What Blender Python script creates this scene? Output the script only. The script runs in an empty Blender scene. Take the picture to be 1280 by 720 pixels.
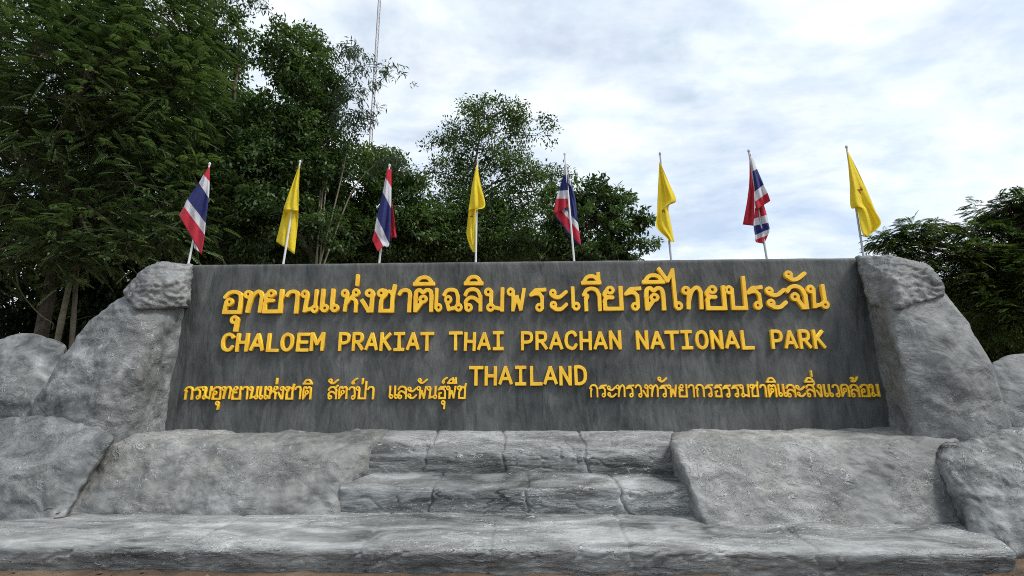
import bpy, bmesh, math, random
import numpy as np
from mathutils import Vector, noise
R = math.radians
SC = bpy.context.scene
COL = SC.collection

# ------------------------------------------------------------------ camera, world, sun, exposure
F_PX, PITCH, YAW, EYE = 650.0, R(14.2), R(2.1), 1.5
cam = bpy.data.cameras.new('camera')
cam.sensor_width = 36.0
cam.lens = F_PX / 1280 * 36.0
cam.clip_start, cam.clip_end = 0.05, 3000
cam_o = bpy.data.objects.new('camera', cam); COL.objects.link(cam_o)
cam_o.location = (0, 0, EYE)
cam_o.rotation_euler = (R(90) + PITCH, 0, YAW)
SC.camera = cam_o
FWD = Vector((-math.sin(YAW) * math.cos(PITCH), math.cos(YAW) * math.cos(PITCH), math.sin(PITCH)))
RGT = Vector((math.cos(YAW), math.sin(YAW), 0))
UPV = RGT.cross(FWD)

def at(px, py, Y):
    """the point of the vertical plane y = Y seen at a pixel of the 1280x720 photograph"""
    d = FWD * F_PX + RGT * (px - 640) + UPV * (360 - py)
    k = Y / d.y
    return Vector((d.x * k, Y, EYE + d.z * k))

SUN_EL, SUN_AZ = R(54), R(116)      # azimuth clockwise from north (+Y)
world = bpy.data.worlds.new('World'); SC.world = world; world.use_nodes = True
def build_world():
    nt = world.node_tree; N = nt.nodes; Lk = nt.links.new
    N.clear()
    out = N.new('ShaderNodeOutputWorld'); bg = N.new('ShaderNodeBackground')
    sky = N.new('ShaderNodeTexSky'); sky.sky_type = 'NISHITA'; sky.sun_disc = False
    sky.sun_elevation = SUN_EL; sky.sun_rotation = SUN_AZ
    sky.air_density = 1.0; sky.dust_density = 1.5
    tc = N.new('ShaderNodeTexCoord'); sep = N.new('ShaderNodeSeparateXYZ')
    Lk(tc.outputs['Generated'], sep.inputs[0])
    zz = N.new('ShaderNodeMath'); zz.operation = 'ADD'; zz.inputs[1].default_value = 0.25
    zm = N.new('ShaderNodeMath'); zm.operation = 'MAXIMUM'; zm.inputs[1].default_value = 0.0
    Lk(sep.outputs['Z'], zm.inputs[0]); Lk(zm.outputs[0], zz.inputs[0])
    dv = N.new('ShaderNodeVectorMath'); dv.operation = 'DIVIDE'
    cmb = N.new('ShaderNodeCombineXYZ')
    for i in range(3): Lk(zz.outputs[0], cmb.inputs[i])
    Lk(tc.outputs['Generated'], dv.inputs[0]); Lk(cmb.outputs[0], dv.inputs[1])
    mp = N.new('ShaderNodeMapping'); mp.inputs['Scale'].default_value = (1.0, 1.5, 1.0)
    mp.inputs['Location'].default_value = (3.1, 1.7, 0.4)
    Lk(dv.outputs[0], mp.inputs[0])
    n1 = N.new('ShaderNodeTexNoise'); n1.inputs['Scale'].default_value = 1.9; n1.inputs['Detail'].default_value = 8
    n1.inputs['Roughness'].default_value = 0.6; n1.inputs['Distortion'].default_value = 0.35
    Lk(mp.outputs[0], n1.inputs['Vector'])
    r1 = N.new('ShaderNodeValToRGB')
    r1.color_ramp.elements[0].position = 0.33; r1.color_ramp.elements[0].color = (0.42, 0.42, 0.42, 1)
    r1.color_ramp.elements[1].position = 0.58; r1.color_ramp.elements[1].color = (0.97, 0.97, 0.97, 1)
    Lk(n1.outputs['Fac'], r1.inputs['Fac'])
    # brightness of the cloud deck
    n2 = N.new('ShaderNodeTexNoise'); n2.inputs['Scale'].default_value = 4.6; n2.inputs['Detail'].default_value = 7
    n2.inputs['Roughness'].default_value = 0.6
    Lk(mp.outputs[0], n2.inputs['Vector'])
    r2 = N.new('ShaderNodeValToRGB')
    r2.color_ramp.elements[0].position = 0.30; r2.color_ramp.elements[0].color = (4.15, 4.8, 5.35, 1)
    r2.color_ramp.elements[1].position = 0.62; r2.color_ramp.elements[1].color = (5.75, 6.05, 6.25, 1)
    Lk(n2.outputs['Fac'], r2.inputs['Fac'])
    mx = N.new('ShaderNodeMix'); mx.data_type = 'RGBA'
    Lk(r1.outputs['Color'], mx.inputs[0]); Lk(sky.outputs[0], mx.inputs[6]); Lk(r2.outputs['Color'], mx.inputs[7])
    # two small ragged grey scraps of lower cloud
    last = mx.outputs[2]
    n3 = N.new('ShaderNodeTexNoise'); n3.inputs['Scale'].default_value = 11; n3.inputs['Detail'].default_value = 6
    Lk(mp.outputs[0], n3.inputs['Vector'])
    for (px, py, size, k) in ((835, 58, .035, .45), (866, 116, .05, .30)):
        dd = (FWD * F_PX + RGT * (px - 640) + UPV * (360 - py)).normalized()
        ds = N.new('ShaderNodeVectorMath'); ds.operation = 'DISTANCE'; ds.inputs[1].default_value = dd
        Lk(tc.outputs['Generated'], ds.inputs[0])
        sc_ = N.new('ShaderNodeMapRange'); sc_.inputs['From Min'].default_value = 0; sc_.inputs['From Max'].default_value = size * 1.6
        sc_.inputs['To Min'].default_value = 1; sc_.inputs['To Max'].default_value = 0; sc_.interpolation_type = 'SMOOTHSTEP'
        Lk(ds.outputs['Value'], sc_.inputs['Value'])
        nr = N.new('ShaderNodeValToRGB'); nr.color_ramp.elements[0].position = .42; nr.color_ramp.elements[1].position = .68
        Lk(n3.outputs['Fac'], nr.inputs['Fac'])
        ml = N.new('ShaderNodeMath'); ml.operation = 'MULTIPLY'; Lk(sc_.outputs[0], ml.inputs[0]); Lk(nr.outputs['Color'], ml.inputs[1])
        m2 = N.new('ShaderNodeMath'); m2.operation = 'MULTIPLY'; Lk(ml.outputs[0], m2.inputs[0]); m2.inputs[1].default_value = k * 2
        mz = N.new('ShaderNodeMix'); mz.data_type = 'RGBA'; Lk(m2.outputs[0], mz.inputs[0]); Lk(last, mz.inputs[6])
        mz.inputs[7].default_value = (2.6, 3.3, 4.0, 1); last = mz.outputs[2]
    Lk(last, bg.inputs['Color']); bg.inputs['Strength'].default_value = 0.088
    Lk(bg.outputs[0], out.inputs[0])
build_world()
sun = bpy.data.lights.new('sun', 'SUN'); sun.energy = 1.5; sun.angle = R(14); sun.color = (1.0, 0.965, 0.91)
sun_o = bpy.data.objects.new('sun', sun); COL.objects.link(sun_o)
sd = Vector((math.sin(SUN_AZ) * math.cos(SUN_EL), math.cos(SUN_AZ) * math.cos(SUN_EL), math.sin(SUN_EL)))
sun_o.rotation_euler = sd.to_track_quat('Z', 'Y').to_euler()
sun_o.location = sd * 40
vs = SC.view_settings
vs.view_transform = 'Standard'; vs.look = 'None'; vs.gamma = 1.0; vs.use_curve_mapping = False
vs.exposure = 1.15
SC.cycles.filter_width = 1.0
SC.cycles.use_denoising = False

# ------------------------------------------------------------------ helpers
def tag(o, label=None, cat=None, group=None, kind=None):
    if label: o['label'] = label
    if cat: o['category'] = cat
    if group: o['group'] = group
    if kind: o['kind'] = kind
    return o
def link(name, me, parent=None, mats=None):
    o = bpy.data.objects.new(name, me); COL.objects.link(o)
    if mats:
        for m in (mats if isinstance(mats, (list, tuple)) else [mats]): me.materials.append(m)
    if parent is not None:
        o.parent = parent
        o.matrix_parent_inverse = parent.matrix_basis.inverted()
    return o
def empty(name, loc):
    o = bpy.data.objects.new(name, None); COL.objects.link(o); o.location = loc
    o.empty_display_size = 0.2
    return o
def np_mesh(name, V, quads, smooth=False):
    """V (n,3), quads (m,k) fast mesh"""
    V = np.asarray(V, np.float32); Q = np.asarray(quads, np.int32)
    me = bpy.data.meshes.new(name)
    k = Q.shape[1]
    me.vertices.add(len(V)); me.vertices.foreach_set('co', V.ravel())
    me.loops.add(Q.size); me.loops.foreach_set('vertex_index', Q.ravel())
    me.polygons.add(len(Q)); me.polygons.foreach_set('loop_start', np.arange(len(Q), dtype=np.int32) * k)
    me.update(calc_edges=True); me.validate()
    if smooth: me.polygons.foreach_set('use_smooth', np.ones(len(me.polygons), bool))
    return me

# ------------------------------------------------------------------ materials
def new_mat(name):
    m = bpy.data.materials.new(name); m.use_nodes = True
    nt = m.node_tree; b = nt.nodes['Principled BSDF']
    return m, nt, nt.nodes, nt.links.new, b
def ramp(N, stops):
    r = N.new('ShaderNodeValToRGB'); e = r.color_ramp.elements
    while len(e) < len(stops): e.new(0.5)
    for el, (p, c) in zip(e, stops):
        el.position = p; el.color = (c[0], c[1], c[2], 1) if isinstance(c, (tuple, list)) else (c, c, c, 1)
    return r
def noise_node(N, Lk, vec, scale, detail=5, rough=0.6, dist=0.0):
    n = N.new('ShaderNodeTexNoise'); n.inputs['Scale'].default_value = scale; n.inputs['Detail'].default_value = detail
    n.inputs['Roughness'].default_value = rough; n.inputs['Distortion'].default_value = dist
    Lk(vec, n.inputs['Vector']); return n.outputs['Fac']
def math_node(N, Lk, op, a, b):
    m = N.new('ShaderNodeMath'); m.operation = op
    for i, v in enumerate((a, b)):
        if isinstance(v, (int, float)): m.inputs[i].default_value = v
        else: Lk(v, m.inputs[i])
    return m.outputs[0]
def concrete(name, dark, light, stretch=(1, 1, 1), bias=0.0, bump=1.0, skin=1.0, seed=0.0, warm=0.0, fine=0.10, lo=0.43, hi=0.60):
    """trowelled cement: broad washes of paint, dry-brushed edges, torn plaster skin"""
    m, nt, N, Lk, b = new_mat(name)
    g = N.new('ShaderNodeNewGeometry')
    mp = N.new('ShaderNodeMapping'); mp.inputs['Scale'].default_value = stretch
    mp.inputs['Location'].default_value = (seed, seed * .7, seed * .3)
    Lk(g.outputs['Position'], mp.inputs[0]); v = mp.outputs[0]
    a = noise_node(N, Lk, v, 0.8, 3, 0.5, 0.8)
    c = noise_node(N, Lk, v, 2.6, 5, 0.58, 1.2)
    d = noise_node(N, Lk, v, 14, 6, 0.72, 0.6)
    s = math_node(N, Lk, 'MULTIPLY', a, 0.36)
    s = math_node(N, Lk, 'ADD', s, math_node(N, Lk, 'MULTIPLY', c, 0.48))
    s = math_node(N, Lk, 'ADD', s, math_node(N, Lk, 'MULTIPLY', d, 0.16))
    s = math_node(N, Lk, 'ADD', s, bias)
    mid = tuple(0.55 * x + 0.45 * y for x, y in zip(dark, light))
    r = ramp(N, [(lo, dark), (0.5 * (lo + hi), mid), (hi, light)])
    Lk(s, r.inputs['Fac']); colour = r.outputs['Color']
    # plaster skin: two layers of flat-topped flakes with torn edges, only in patches
    mk = noise_node(N, Lk, v, 1.5, 3, 0.5); mr = ramp(N, [(0.42, 0.08), (0.54, 1.0)]); Lk(mk, mr.inputs['Fac'])
    f1 = noise_node(N, Lk, v, 4.5, 3, 0.5, 1.4); t1 = ramp(N, [(0.500, 0.0), (0.512, 1.0)]); Lk(f1, t1.inputs['Fac'])
    f2 = noise_node(N, Lk, v, 12, 3, 0.55, 1.8); t2 = ramp(N, [(0.530, 0.0), (0.548, 1.0)]); Lk(f2, t2.inputs['Fac'])
    flake = math_node(N, Lk, 'ADD', math_node(N, Lk, 'MULTIPLY', t1.outputs['Color'], 0.55), math_node(N, Lk, 'MULTIPLY', t2.outputs['Color'], 0.45))
    flake = math_node(N, Lk, 'MULTIPLY', flake, mr.outputs['Color'])
    # pale dry-brushed rims along the flakes
    e1 = ramp(N, [(0.506, 0.0), (0.514, 1.0), (0.530, 0.0)]); Lk(f1, e1.inputs['Fac'])
    e2 = ramp(N, [(0.536, 0.0), (0.548, 1.0), (0.572, 0.0)]); Lk(f2, e2.inputs['Fac'])
    rim = math_node(N, Lk, 'MAXIMUM', e1.outputs['Color'], math_node(N, Lk, 'MULTIPLY', e2.outputs['Color'], 0.7))
    rim = math_node(N, Lk, 'MULTIPLY', math_node(N, Lk, 'MULTIPLY', rim, mr.outputs['Color']), 0.8 * skin)
    mx = N.new('ShaderNodeMix'); mx.data_type = 'RGBA'
    Lk(rim, mx.inputs[0]); Lk(colour, mx.inputs[6])
    mx.inputs[7].default_value = (light[0] * 1.5, light[1] * 1.5, light[2] * 1.48, 1)
    colour = mx.outputs[2]
    if warm:
        wn = noise_node(N, Lk, g.outputs['Position'], 1.7, 4, 0.6)
        wr = ramp(N, [(0.5, 0.0), (0.72, warm)]); Lk(wn, wr.inputs['Fac'])
        m2 = N.new('ShaderNodeMix'); m2.data_type = 'RGBA'; Lk(wr.outputs['Color'], m2.inputs[0]); Lk(colour, m2.inputs[6])
        m2.inputs[7].default_value = (light[0] * .95, light[1] * .90, light[2] * .78, 1); colour = m2.outputs[2]
    Lk(colour, b.inputs['Base Color'])
    rn = ramp(N, [(0.3, 0.55), (0.7, 0.85)]); Lk(c, rn.inputs['Fac']); Lk(rn.outputs['Color'], b.inputs['Roughness'])
    b.inputs['Specular IOR Level'].default_value = 0.4
    h0 = noise_node(N, Lk, v, 3.2, 3, 0.5, 0.8)
    h2 = noise_node(N, Lk, v, 42, 5, 0.65, 0.4)
    hh = math_node(N, Lk, 'ADD', math_node(N, Lk, 'MULTIPLY', h0, 0.7), math_node(N, Lk, 'MULTIPLY', h2, fine))
    hh = math_node(N, Lk, 'ADD', hh, math_node(N, Lk, 'MULTIPLY', flake, 0.36 * skin))
    bp = N.new('ShaderNodeBump'); bp.inputs['Strength'].default_value = bump; bp.inputs['Distance'].default_value = 0.075
    Lk(hh, bp.inputs['Height']); Lk(bp.outputs[0], b.inputs['Normal'])
    return m
M_ROCK = concrete('grey_rock_paint', (0.056, 0.061, 0.062), (0.305, 0.317, 0.318), (1, 1, 1), 0.004, 1.0, 0.7, 0.0, 0, .05, .40, .64)
M_ROCKR = concrete('pale_rock_paint', (0.088, 0.094, 0.095), (0.280, 0.290, 0.290), (1, 1, 1), 0.006, 1.0, 0.4, 2.0, 0, .05, .37, .65)
M_ROCKD = concrete('dark_rock_paint', (0.024, 0.027, 0.027), (0.280, 0.292, 0.292), (1, 1, 1), -0.010, 1.0, 1.0, 5.0, 0, .08)
M_STEP = concrete('step_paint', (0.052, 0.056, 0.056), (0.375, 0.390, 0.390), (.40, 1, 1.9), 0.000, 1.0, 0.9, 9.0, 0, .05, .40, .62)
M_SLAB = concrete('slab_paint', (0.088, 0.093, 0.092), (0.345, 0.350, 0.344), (.8, 1, 1), 0.006, 1.0, 0.7, 13.0, 0.22, .05, .38, .65)
M_WALL = concrete('panel_paint', (0.026, 0.030, 0.031), (0.132, 0.139, 0.137), (1.9, 1, .50), 0.004, 0.6, 0.12, 3.0, 0.0, 0.08, 0.36, 0.66)

def simple(name, col, rough=0.5, spec=0.4, metal=0.0, var=0.0, vscale=8, bump=0.0):
    m, nt, N, Lk, b = new_mat(name)
    b.inputs['Roughness'].default_value = rough; b.inputs['Specular IOR Level'].default_value = spec; b.inputs['Metallic'].default_value = metal
    g = N.new('ShaderNodeNewGeometry')
    n = noise_node(N, Lk, g.outputs['Position'], vscale, 5, 0.6)
    r = ramp(N, [(0.3, tuple(c * (1 - var) for c in col)), (0.7, tuple(min(1, c * (1 + var)) for c in col))])
    Lk(n, r.inputs['Fac']); Lk(r.outputs['Color'], b.inputs['Base Color'])
    if bump:
        n2 = noise_node(N, Lk, g.outputs['Position'], vscale * 5, 5, 0.7)
        bp = N.new('ShaderNodeBump'); bp.inputs['Strength'].default_value = bump; bp.inputs['Distance'].default_value = 0.02
        Lk(n2, bp.inputs['Height']); Lk(bp.outputs[0], b.inputs['Normal'])
    return m
M_GOLD = simple('golden_yellow_paint', (0.97, 0.535, 0.026), 0.38, 0.45, 0, 0.16, 5, 0.12)
M_POLE = simple('white_pole_paint', (0.62, 0.63, 0.63), 0.4, 0.5, 0, 0.1, 3)
M_POLEG = simple('weathered_pole_steel', (0.36, 0.38, 0.40), 0.4, 0.5, 0.2, 0.15, 3)
M_MAST = simple('galvanised_steel', (0.17, 0.14, 0.14), 0.5, 0.4, 0.2, 0.15, 3)
M_BARK = simple('tree_bark', (0.085, 0.07, 0.052), 0.9, 0.2, 0, 0.4, 6, 0.8)
M_CULM = simple('pale_stem_bark', (0.17, 0.15, 0.105), 0.8, 0.2, 0, 0.35, 5, 0.5)
M_DEAD = simple('dead_wood', (0.10, 0.075, 0.05), 0.9, 0.2, 0, 0.3, 6)
def cloth_mat(name, col):
    m, nt, N, Lk, b = new_mat(name)
    b.inputs['Base Color'].default_value = (*col, 1); b.inputs['Roughness'].default_value = 0.75
    b.inputs['Specular IOR Level'].default_value = 0.2; b.inputs['Sheen Weight'].default_value = 0.1
    t = N.new('ShaderNodeBsdfTranslucent'); t.inputs['Color'].default_value = (*[c * .9 for c in col], 1)
    ms = N.new('ShaderNodeMixShader'); ms.inputs[0].default_value = 0.42
    g = N.new('ShaderNodeNewGeometry')
    n2 = noise_node(N, Lk, g.outputs['Position'], 14, 3, 0.5)
    bp = N.new('ShaderNodeBump'); bp.inputs['Strength'].default_value = 0.35; bp.inputs['Distance'].default_value = 0.03
    Lk(n2, bp.inputs['Height']); Lk(bp.outputs[0], b.inputs['Normal']); Lk(bp.outputs[0], t.inputs['Normal'])
    Lk(b.outputs[0], ms.inputs[1]); Lk(t.outputs[0], ms.inputs[2])
    Lk(ms.outputs[0], N['Material Output'].inputs['Surface'])
    return m
M_CY = cloth_mat('yellow_cloth', (0.90, 0.74, 0.05))
M_CR = cloth_mat('red_cloth', (0.62, 0.045, 0.075))
M_CW = cloth_mat('white_cloth', (0.74, 0.74, 0.78))
M_CB = cloth_mat('blue_cloth', (0.045, 0.055, 0.22))
M_CE = cloth_mat('emblem_print', (0.40, 0.14, 0.02))
def leaf_mat(name, dark, light, transl=0.35):
    m, nt, N, Lk, b = new_mat(name)
    at_ = N.new('ShaderNodeAttribute'); at_.attribute_name = 'tint'
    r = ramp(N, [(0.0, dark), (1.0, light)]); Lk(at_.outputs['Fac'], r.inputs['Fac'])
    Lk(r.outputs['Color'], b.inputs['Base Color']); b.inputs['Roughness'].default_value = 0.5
    b.inputs['Specular IOR Level'].default_value = 0.35
    t = N.new('ShaderNodeBsdfTranslucent')
    mxc = N.new('ShaderNodeMix'); mxc.data_type = 'RGBA'; mxc.blend_type = 'MULTIPLY'; mxc.inputs[0].default_value = 1
    Lk(r.outputs['Color'], mxc.inputs[6]); mxc.inputs[7].default_value = (1.2, 1.35, .6, 1)
    Lk(mxc.outputs[2], t.inputs['Color'])
    ms = N.new('ShaderNodeMixShader'); ms.inputs[0].default_value = transl
    Lk(b.outputs[0], ms.inputs[1]); Lk(t.outputs[0], ms.inputs[2]); Lk(ms.outputs[0], N['Material Output'].inputs['Surface'])
    return m
M_LF1 = leaf_mat('feathery_leaf', (0.009, 0.022, 0.009), (0.130, 0.190, 0.085), 0.28)
M_LF2 = leaf_mat('dark_leaf', (0.010, 0.025, 0.009), (0.098, 0.160, 0.055), 0.28)
M_LF3 = leaf_mat('mid_leaf', (0.013, 0.031, 0.011), (0.105, 0.165, 0.055))
M_LF4 = leaf_mat('blue_grey_leaf', (0.035, 0.055, 0.035), (0.080, 0.110, 0.070))
M_LF5 = leaf_mat('olive_leaf', (0.025, 0.048, 0.012), (0.075, 0.115, 0.028))
M_LITTER = simple('dry_leaf', (0.16, 0.10, 0.05), 0.8, 0.2, 0, 0.3, 9)

# ------------------------------------------------------------------ ground
def build_ground():
    m, nt, N, Lk, b = new_mat('bare_red_soil')
    g = N.new('ShaderNodeNewGeometry')
    n = noise_node(N, Lk, g.outputs['Position'], 1.3, 8, 0.65)
    r = ramp(N, [(0.35, (0.055, 0.036, 0.024)), (0.5, (0.12, 0.078, 0.047)), (0.66, (0.20, 0.14, 0.09))])
    Lk(n, r.inputs['Fac']); Lk(r.outputs['Color'], b.inputs['Base Color']); b.inputs['Roughness'].default_value = 0.95
    n2 = noise_node(N, Lk, g.outputs['Position'], 26, 8, 0.7)
    bp = N.new('ShaderNodeBump'); bp.inputs['Strength'].default_value = 1; bp.inputs['Distance'].default_value = 0.04
    Lk(n2, bp.inputs['Height']); Lk(bp.outputs[0], b.inputs['Normal'])
    def axis(lo, hi, fine):
        a = list(np.arange(lo, hi + 1e-6, fine)); s = fine
        while a[-1] < 900: s *= 1.5; a.append(a[-1] + s)
        s = fine
        while a[0] > -900: s *= 1.5; a.insert(0, a[0] - s)
        return a
    X, Yv = axis(-7, 7, .09), axis(2, 8.5, .09)
    V = []
    for y in Yv:
        for x in X:
            z = 0.0
            if abs(x) < 9 and 1 < y < 10:
                p = Vector((x, y, 0))
                z = 0.035 * noise.fractal(p * 1.6, 0.8, 2.0, 4) + 0.012 * noise.noise(p * 11)
                z += .16 * max(0, 1 - math.hypot(x - 5.75, (y - 5.75) * 1.3) / 1.6)
            V.append((x, y, z))
    nx = len(X); Q = [(j * nx + i, j * nx + i + 1, (j + 1) * nx + i + 1, (j + 1) * nx + i) for j in range(len(Yv) - 1) for i in range(nx - 1)]
    tag(link('ground', np_mesh('ground', V, Q, True), None, m), kind='structure')
build_ground()

# ------------------------------------------------------------------ sculpted rocks and steps
def sculpt(name, hulls, mat, voxel=0.03, smooth=10, amp=0.03, freq=1.6, rough=0.0, seed=0, grooves=None, flat=1.0, cracks=()):
    bm = bmesh.new()
    for pts in hulls:
        vs_ = [bm.verts.new(p) for p in pts]
        bmesh.ops.convex_hull(bm, input=vs_)
    loose = [v for v in bm.verts if not v.link_faces]
    bmesh.ops.delete(bm, geom=loose, context='VERTS')
    me = bpy.data.meshes.new('tmp'); bm.to_mesh(me); bm.free()
    o = bpy.data.objects.new('tmp', me); COL.objects.link(o)
    r = o.modifiers.new('r', 'REMESH'); r.mode = 'VOXEL'; r.voxel_size = voxel
    s = o.modifiers.new('s', 'SMOOTH'); s.factor = 0.5; s.iterations = smooth
    dg = bpy.context.evaluated_depsgraph_get(); dg.update()
    new = bpy.data.meshes.new_from_object(o.evaluated_get(dg))
    bpy.data.objects.remove(o); bpy.data.meshes.remove(me)
    n = len(new.vertices)
    co = np.empty(n * 3, np.float32); new.vertices.foreach_get('co', co); co = co.reshape(-1, 3)
    nr = np.empty(n * 3, np.float32); new.vertices.foreach_get('normal', nr); nr = nr.reshape(-1, 3)
    sv = Vector((seed * 3.17, seed * 1.31, seed * 2.3))
    d = np.zeros(n, np.float32)
    for i in range(n):
        p = Vector(co[i]) + sv
        h = noise.fractal(p * freq, 0.9, 2.1, 5) * amp
        if rough:
            q = p * (freq * 2.6); q.z *= 1.8
            h += rough * (noise.ridged_multi_fractal(q, 0.9, 2.1, 4, 1.0, 2.0) - 1.1)
        d[i] = h
    if grooves is not None:
        d -= grooves(co, nr)
    co2 = co + nr * d[:, None]
    new.vertices.foreach_set('co', co2.ravel()); new.update()
    new.polygons.foreach_set('use_smooth', np.ones(len(new.polygons), bool))
    new.name = name
    new.materials.clear()
    return link(name, new, None, mat)
def ring(pxs, back=1.0, shrink=0.12, dz=0.0):
    """front outline points (px, py, Y) and the same outline drawn in a little further back"""
    P = [at(*p) for p in pxs]
    c = sum(P, Vector()) / len(P)
    Q = []
    for p in P:
        q = p + (c - p) * shrink; q.y = p.y
        e = Vector((0, 0, EYE)); Q.append(e + (q - e) * ((p.y + back) / p.y))
    return P + Q
def to_ground(P):
    return [Vector((p.x, p.y, -0.15)) for p in P]

G_B = 'sculpted concrete boulders framing the sign'
G_S = 'moulded concrete steps below the sign'
# left shoulder
pl = [(170, 358, 7.22), (112, 400, 7.2), (68, 462, 7.12), (38, 505, 7.1), (46, 550, 7.0), (140, 550, 7.05), (163, 545, 7.12), (176, 450, 7.05)]
P = ring(pl, 1.3, .10) + [at(238, 350, 7.74), at(225, 450, 7.74), at(209, 546, 7.74), at(128, 470, 6.86), at(120, 510, 6.82)]
o = sculpt('boulder', [P + to_ground(P[3:7])], M_ROCK, .028, 26, .060, 1.4, .012, 1)
tag(o, 'tall grey shoulder boulder hugging the left end of the dark sign wall', 'boulder', G_B)
pc = [(242, 330, 7.6), (204, 328, 7.3), (176, 341, 7.2), (156, 366, 7.2), (172, 386, 7.1), (236, 384, 7.5)]
o = sculpt('boulder', [ring(pc, .9, .05) + [at(190, 356, 7.08), at(225, 350, 7.3)]], M_ROCK, .022, 6, .045, 2.4, .026, 2)
tag(o, 'small rough cap rock at the upper left corner of the sign wall', 'boulder', G_B)
pu = [(-80, 440, 7.7), (-10, 424, 7.7), (40, 417, 7.7), (86, 430, 7.65), (78, 470, 7.5), (50, 510, 7.3), (30, 545, 7.2), (-70, 560, 7.2)]
P = ring(pu, 1.2, .12) + [at(0, 480, 7.2)]
o = sculpt('boulder', [P + to_ground(P[4:8])], M_ROCK, .028, 14, .08, 1.5, .008, 3)
tag(o, 'pale low boulder at the far left, in front of the pale stems', 'boulder', G_B)
pq = [(-90, 540, 6.9), (-20, 528, 6.95), (60, 522, 6.95), (118, 526, 6.9), (146, 547, 6.75), (116, 580, 6.6), (66, 618, 6.5), (34, 652, 6.45), (-90, 655, 6.4)]
P = ring(pq, 1.0, .1) + [at(20, 590, 6.38)]
o = sculpt('boulder', [P + to_ground(P[6:9])], M_ROCK, .028, 20, .07, 1.4, .008, 4)
tag(o, 'broad rounded boulder at lower left, lapping over the sloping slab', 'boulder', G_B)
# right shoulder
pr = [(1104, 362, 7.15), (1172, 357, 7.22), (1212, 402, 7.2), (1240, 460, 7.12), (1260, 524, 7.2), (1200, 541, 7.2), (1150, 541, 7.2), (1124, 450, 7.04)]
P = ring(pr, 1.3, .10) + [at(1077, 352, 7.74), at(1095, 450, 7.74), at(1112, 546, 7.74), at(1190, 460, 6.94), at(1182, 505, 6.98)]
o = sculpt('boulder', [P + to_ground(P[4:7])], M_ROCKR, .028, 26, .045, 1.4, .006, 5)
tag(o, 'tall smooth shoulder boulder hugging the right end of the dark sign wall', 'boulder', G_B)
pc = [(1070, 321, 7.6), (1112, 318, 7.3), (1160, 333, 7.2), (1174, 350, 7.2), (1180, 370, 7.14), (1124, 386, 7.05), (1086, 380, 7.4)]
o = sculpt('boulder', [ring(pc, .9, .05) + [at(1118, 350, 7.05)]], M_ROCK, .022, 6, .045, 2.4, .024, 6)
tag(o, 'creviced cap rock at the upper right corner of the sign wall', 'boulder', G_B)
pu = [(1236, 452, 7.8), (1262, 443, 7.8), (1310, 440, 7.8), (1370, 470, 7.7), (1380, 545, 7.4), (1290, 550, 7.3), (1250, 520, 7.5)]
P = ring(pu, 1.2, .12) + [at(1310, 490, 7.35)]
o = sculpt('boulder', [P + to_ground(P[4:7])], M_ROCKR, .028, 14, .05, 1.5, .004, 7)
tag(o, 'small smooth boulder at the far right edge, half out of view', 'boulder', G_B)
pq = [(1172, 560, 6.82), (1215, 545, 6.86), (1300, 526, 6.9), (1380, 540, 6.8), (1400, 700, 6.3), (1300, 712, 6.1), (1238, 690, 6.15), (1212, 655, 6.3), (1188, 590, 6.6)]
P = ring(pq, 1.1, .1) + [at(1290, 600, 6.25)]
o = sculpt('boulder', [P + to_ground(P[4:8])], M_ROCKD, .028, 24, .07, 1.6, .022, 8)
tag(o, 'dark streaked boulder at lower right, beside the end of the lowest step', 'boulder', G_B)
# sloping slabs either side of the steps
pa = [at(62, 646, 6.70), at(418, 646, 6.70), at(431, 600, 6.85), at(449, 564, 7.04), at(488, 537, 7.64), at(100, 596, 6.86), at(118, 539, 7.62), at(250, 590, 6.80), at(330, 560, 6.98), at(112, 550, 7.06), at(330, 628, 6.68)]
P = pa + [Vector((p.x, 8.0, p.z + .01)) for p in (pa[4], pa[6])] + [Vector((pa[0].x, 8.0, 0)), Vector((pa[1].x, 8.0, 0)), Vector((pa[0].x, 6.72, .1)), Vector((pa[1].x, 6.72, .1))]
o = sculpt('rock_slab', [P], M_SLAB, .024, 22, .055, 1.7, .012, 9)
tag(o, 'sloping mottled concrete slab left of the steps, below the sign', 'rock slab', 'sloping slabs beside the steps')
pa = [at(884, 664, 6.44), at(1214, 662, 6.54), at(838, 552, 6.98), at(1235, 535, 7.62), at(858, 596, 6.70), at(1200, 596, 6.74), at(848, 541, 7.4), at(900, 537, 7.62), at(1040, 592, 6.70), at(1190, 549, 6.92)]
P = pa + [Vector((p.x, 8.0, p.z + .01)) for p in (pa[7], pa[3], pa[6])] + [Vector((pa[0].x, 8.0, 0)), Vector((pa[1].x, 8.0, 0)), Vector((pa[0].x, 6.62, .1)), Vector((pa[1].x, 6.62, .1))]
o = sculpt('rock_slab', [P], M_SLAB, .024, 14, .05, 1.6, .008, 10)
tag(o, 'sloping pale concrete slab right of the steps with a steep dark left side', 'rock slab', 'sloping slabs beside the steps')

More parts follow.
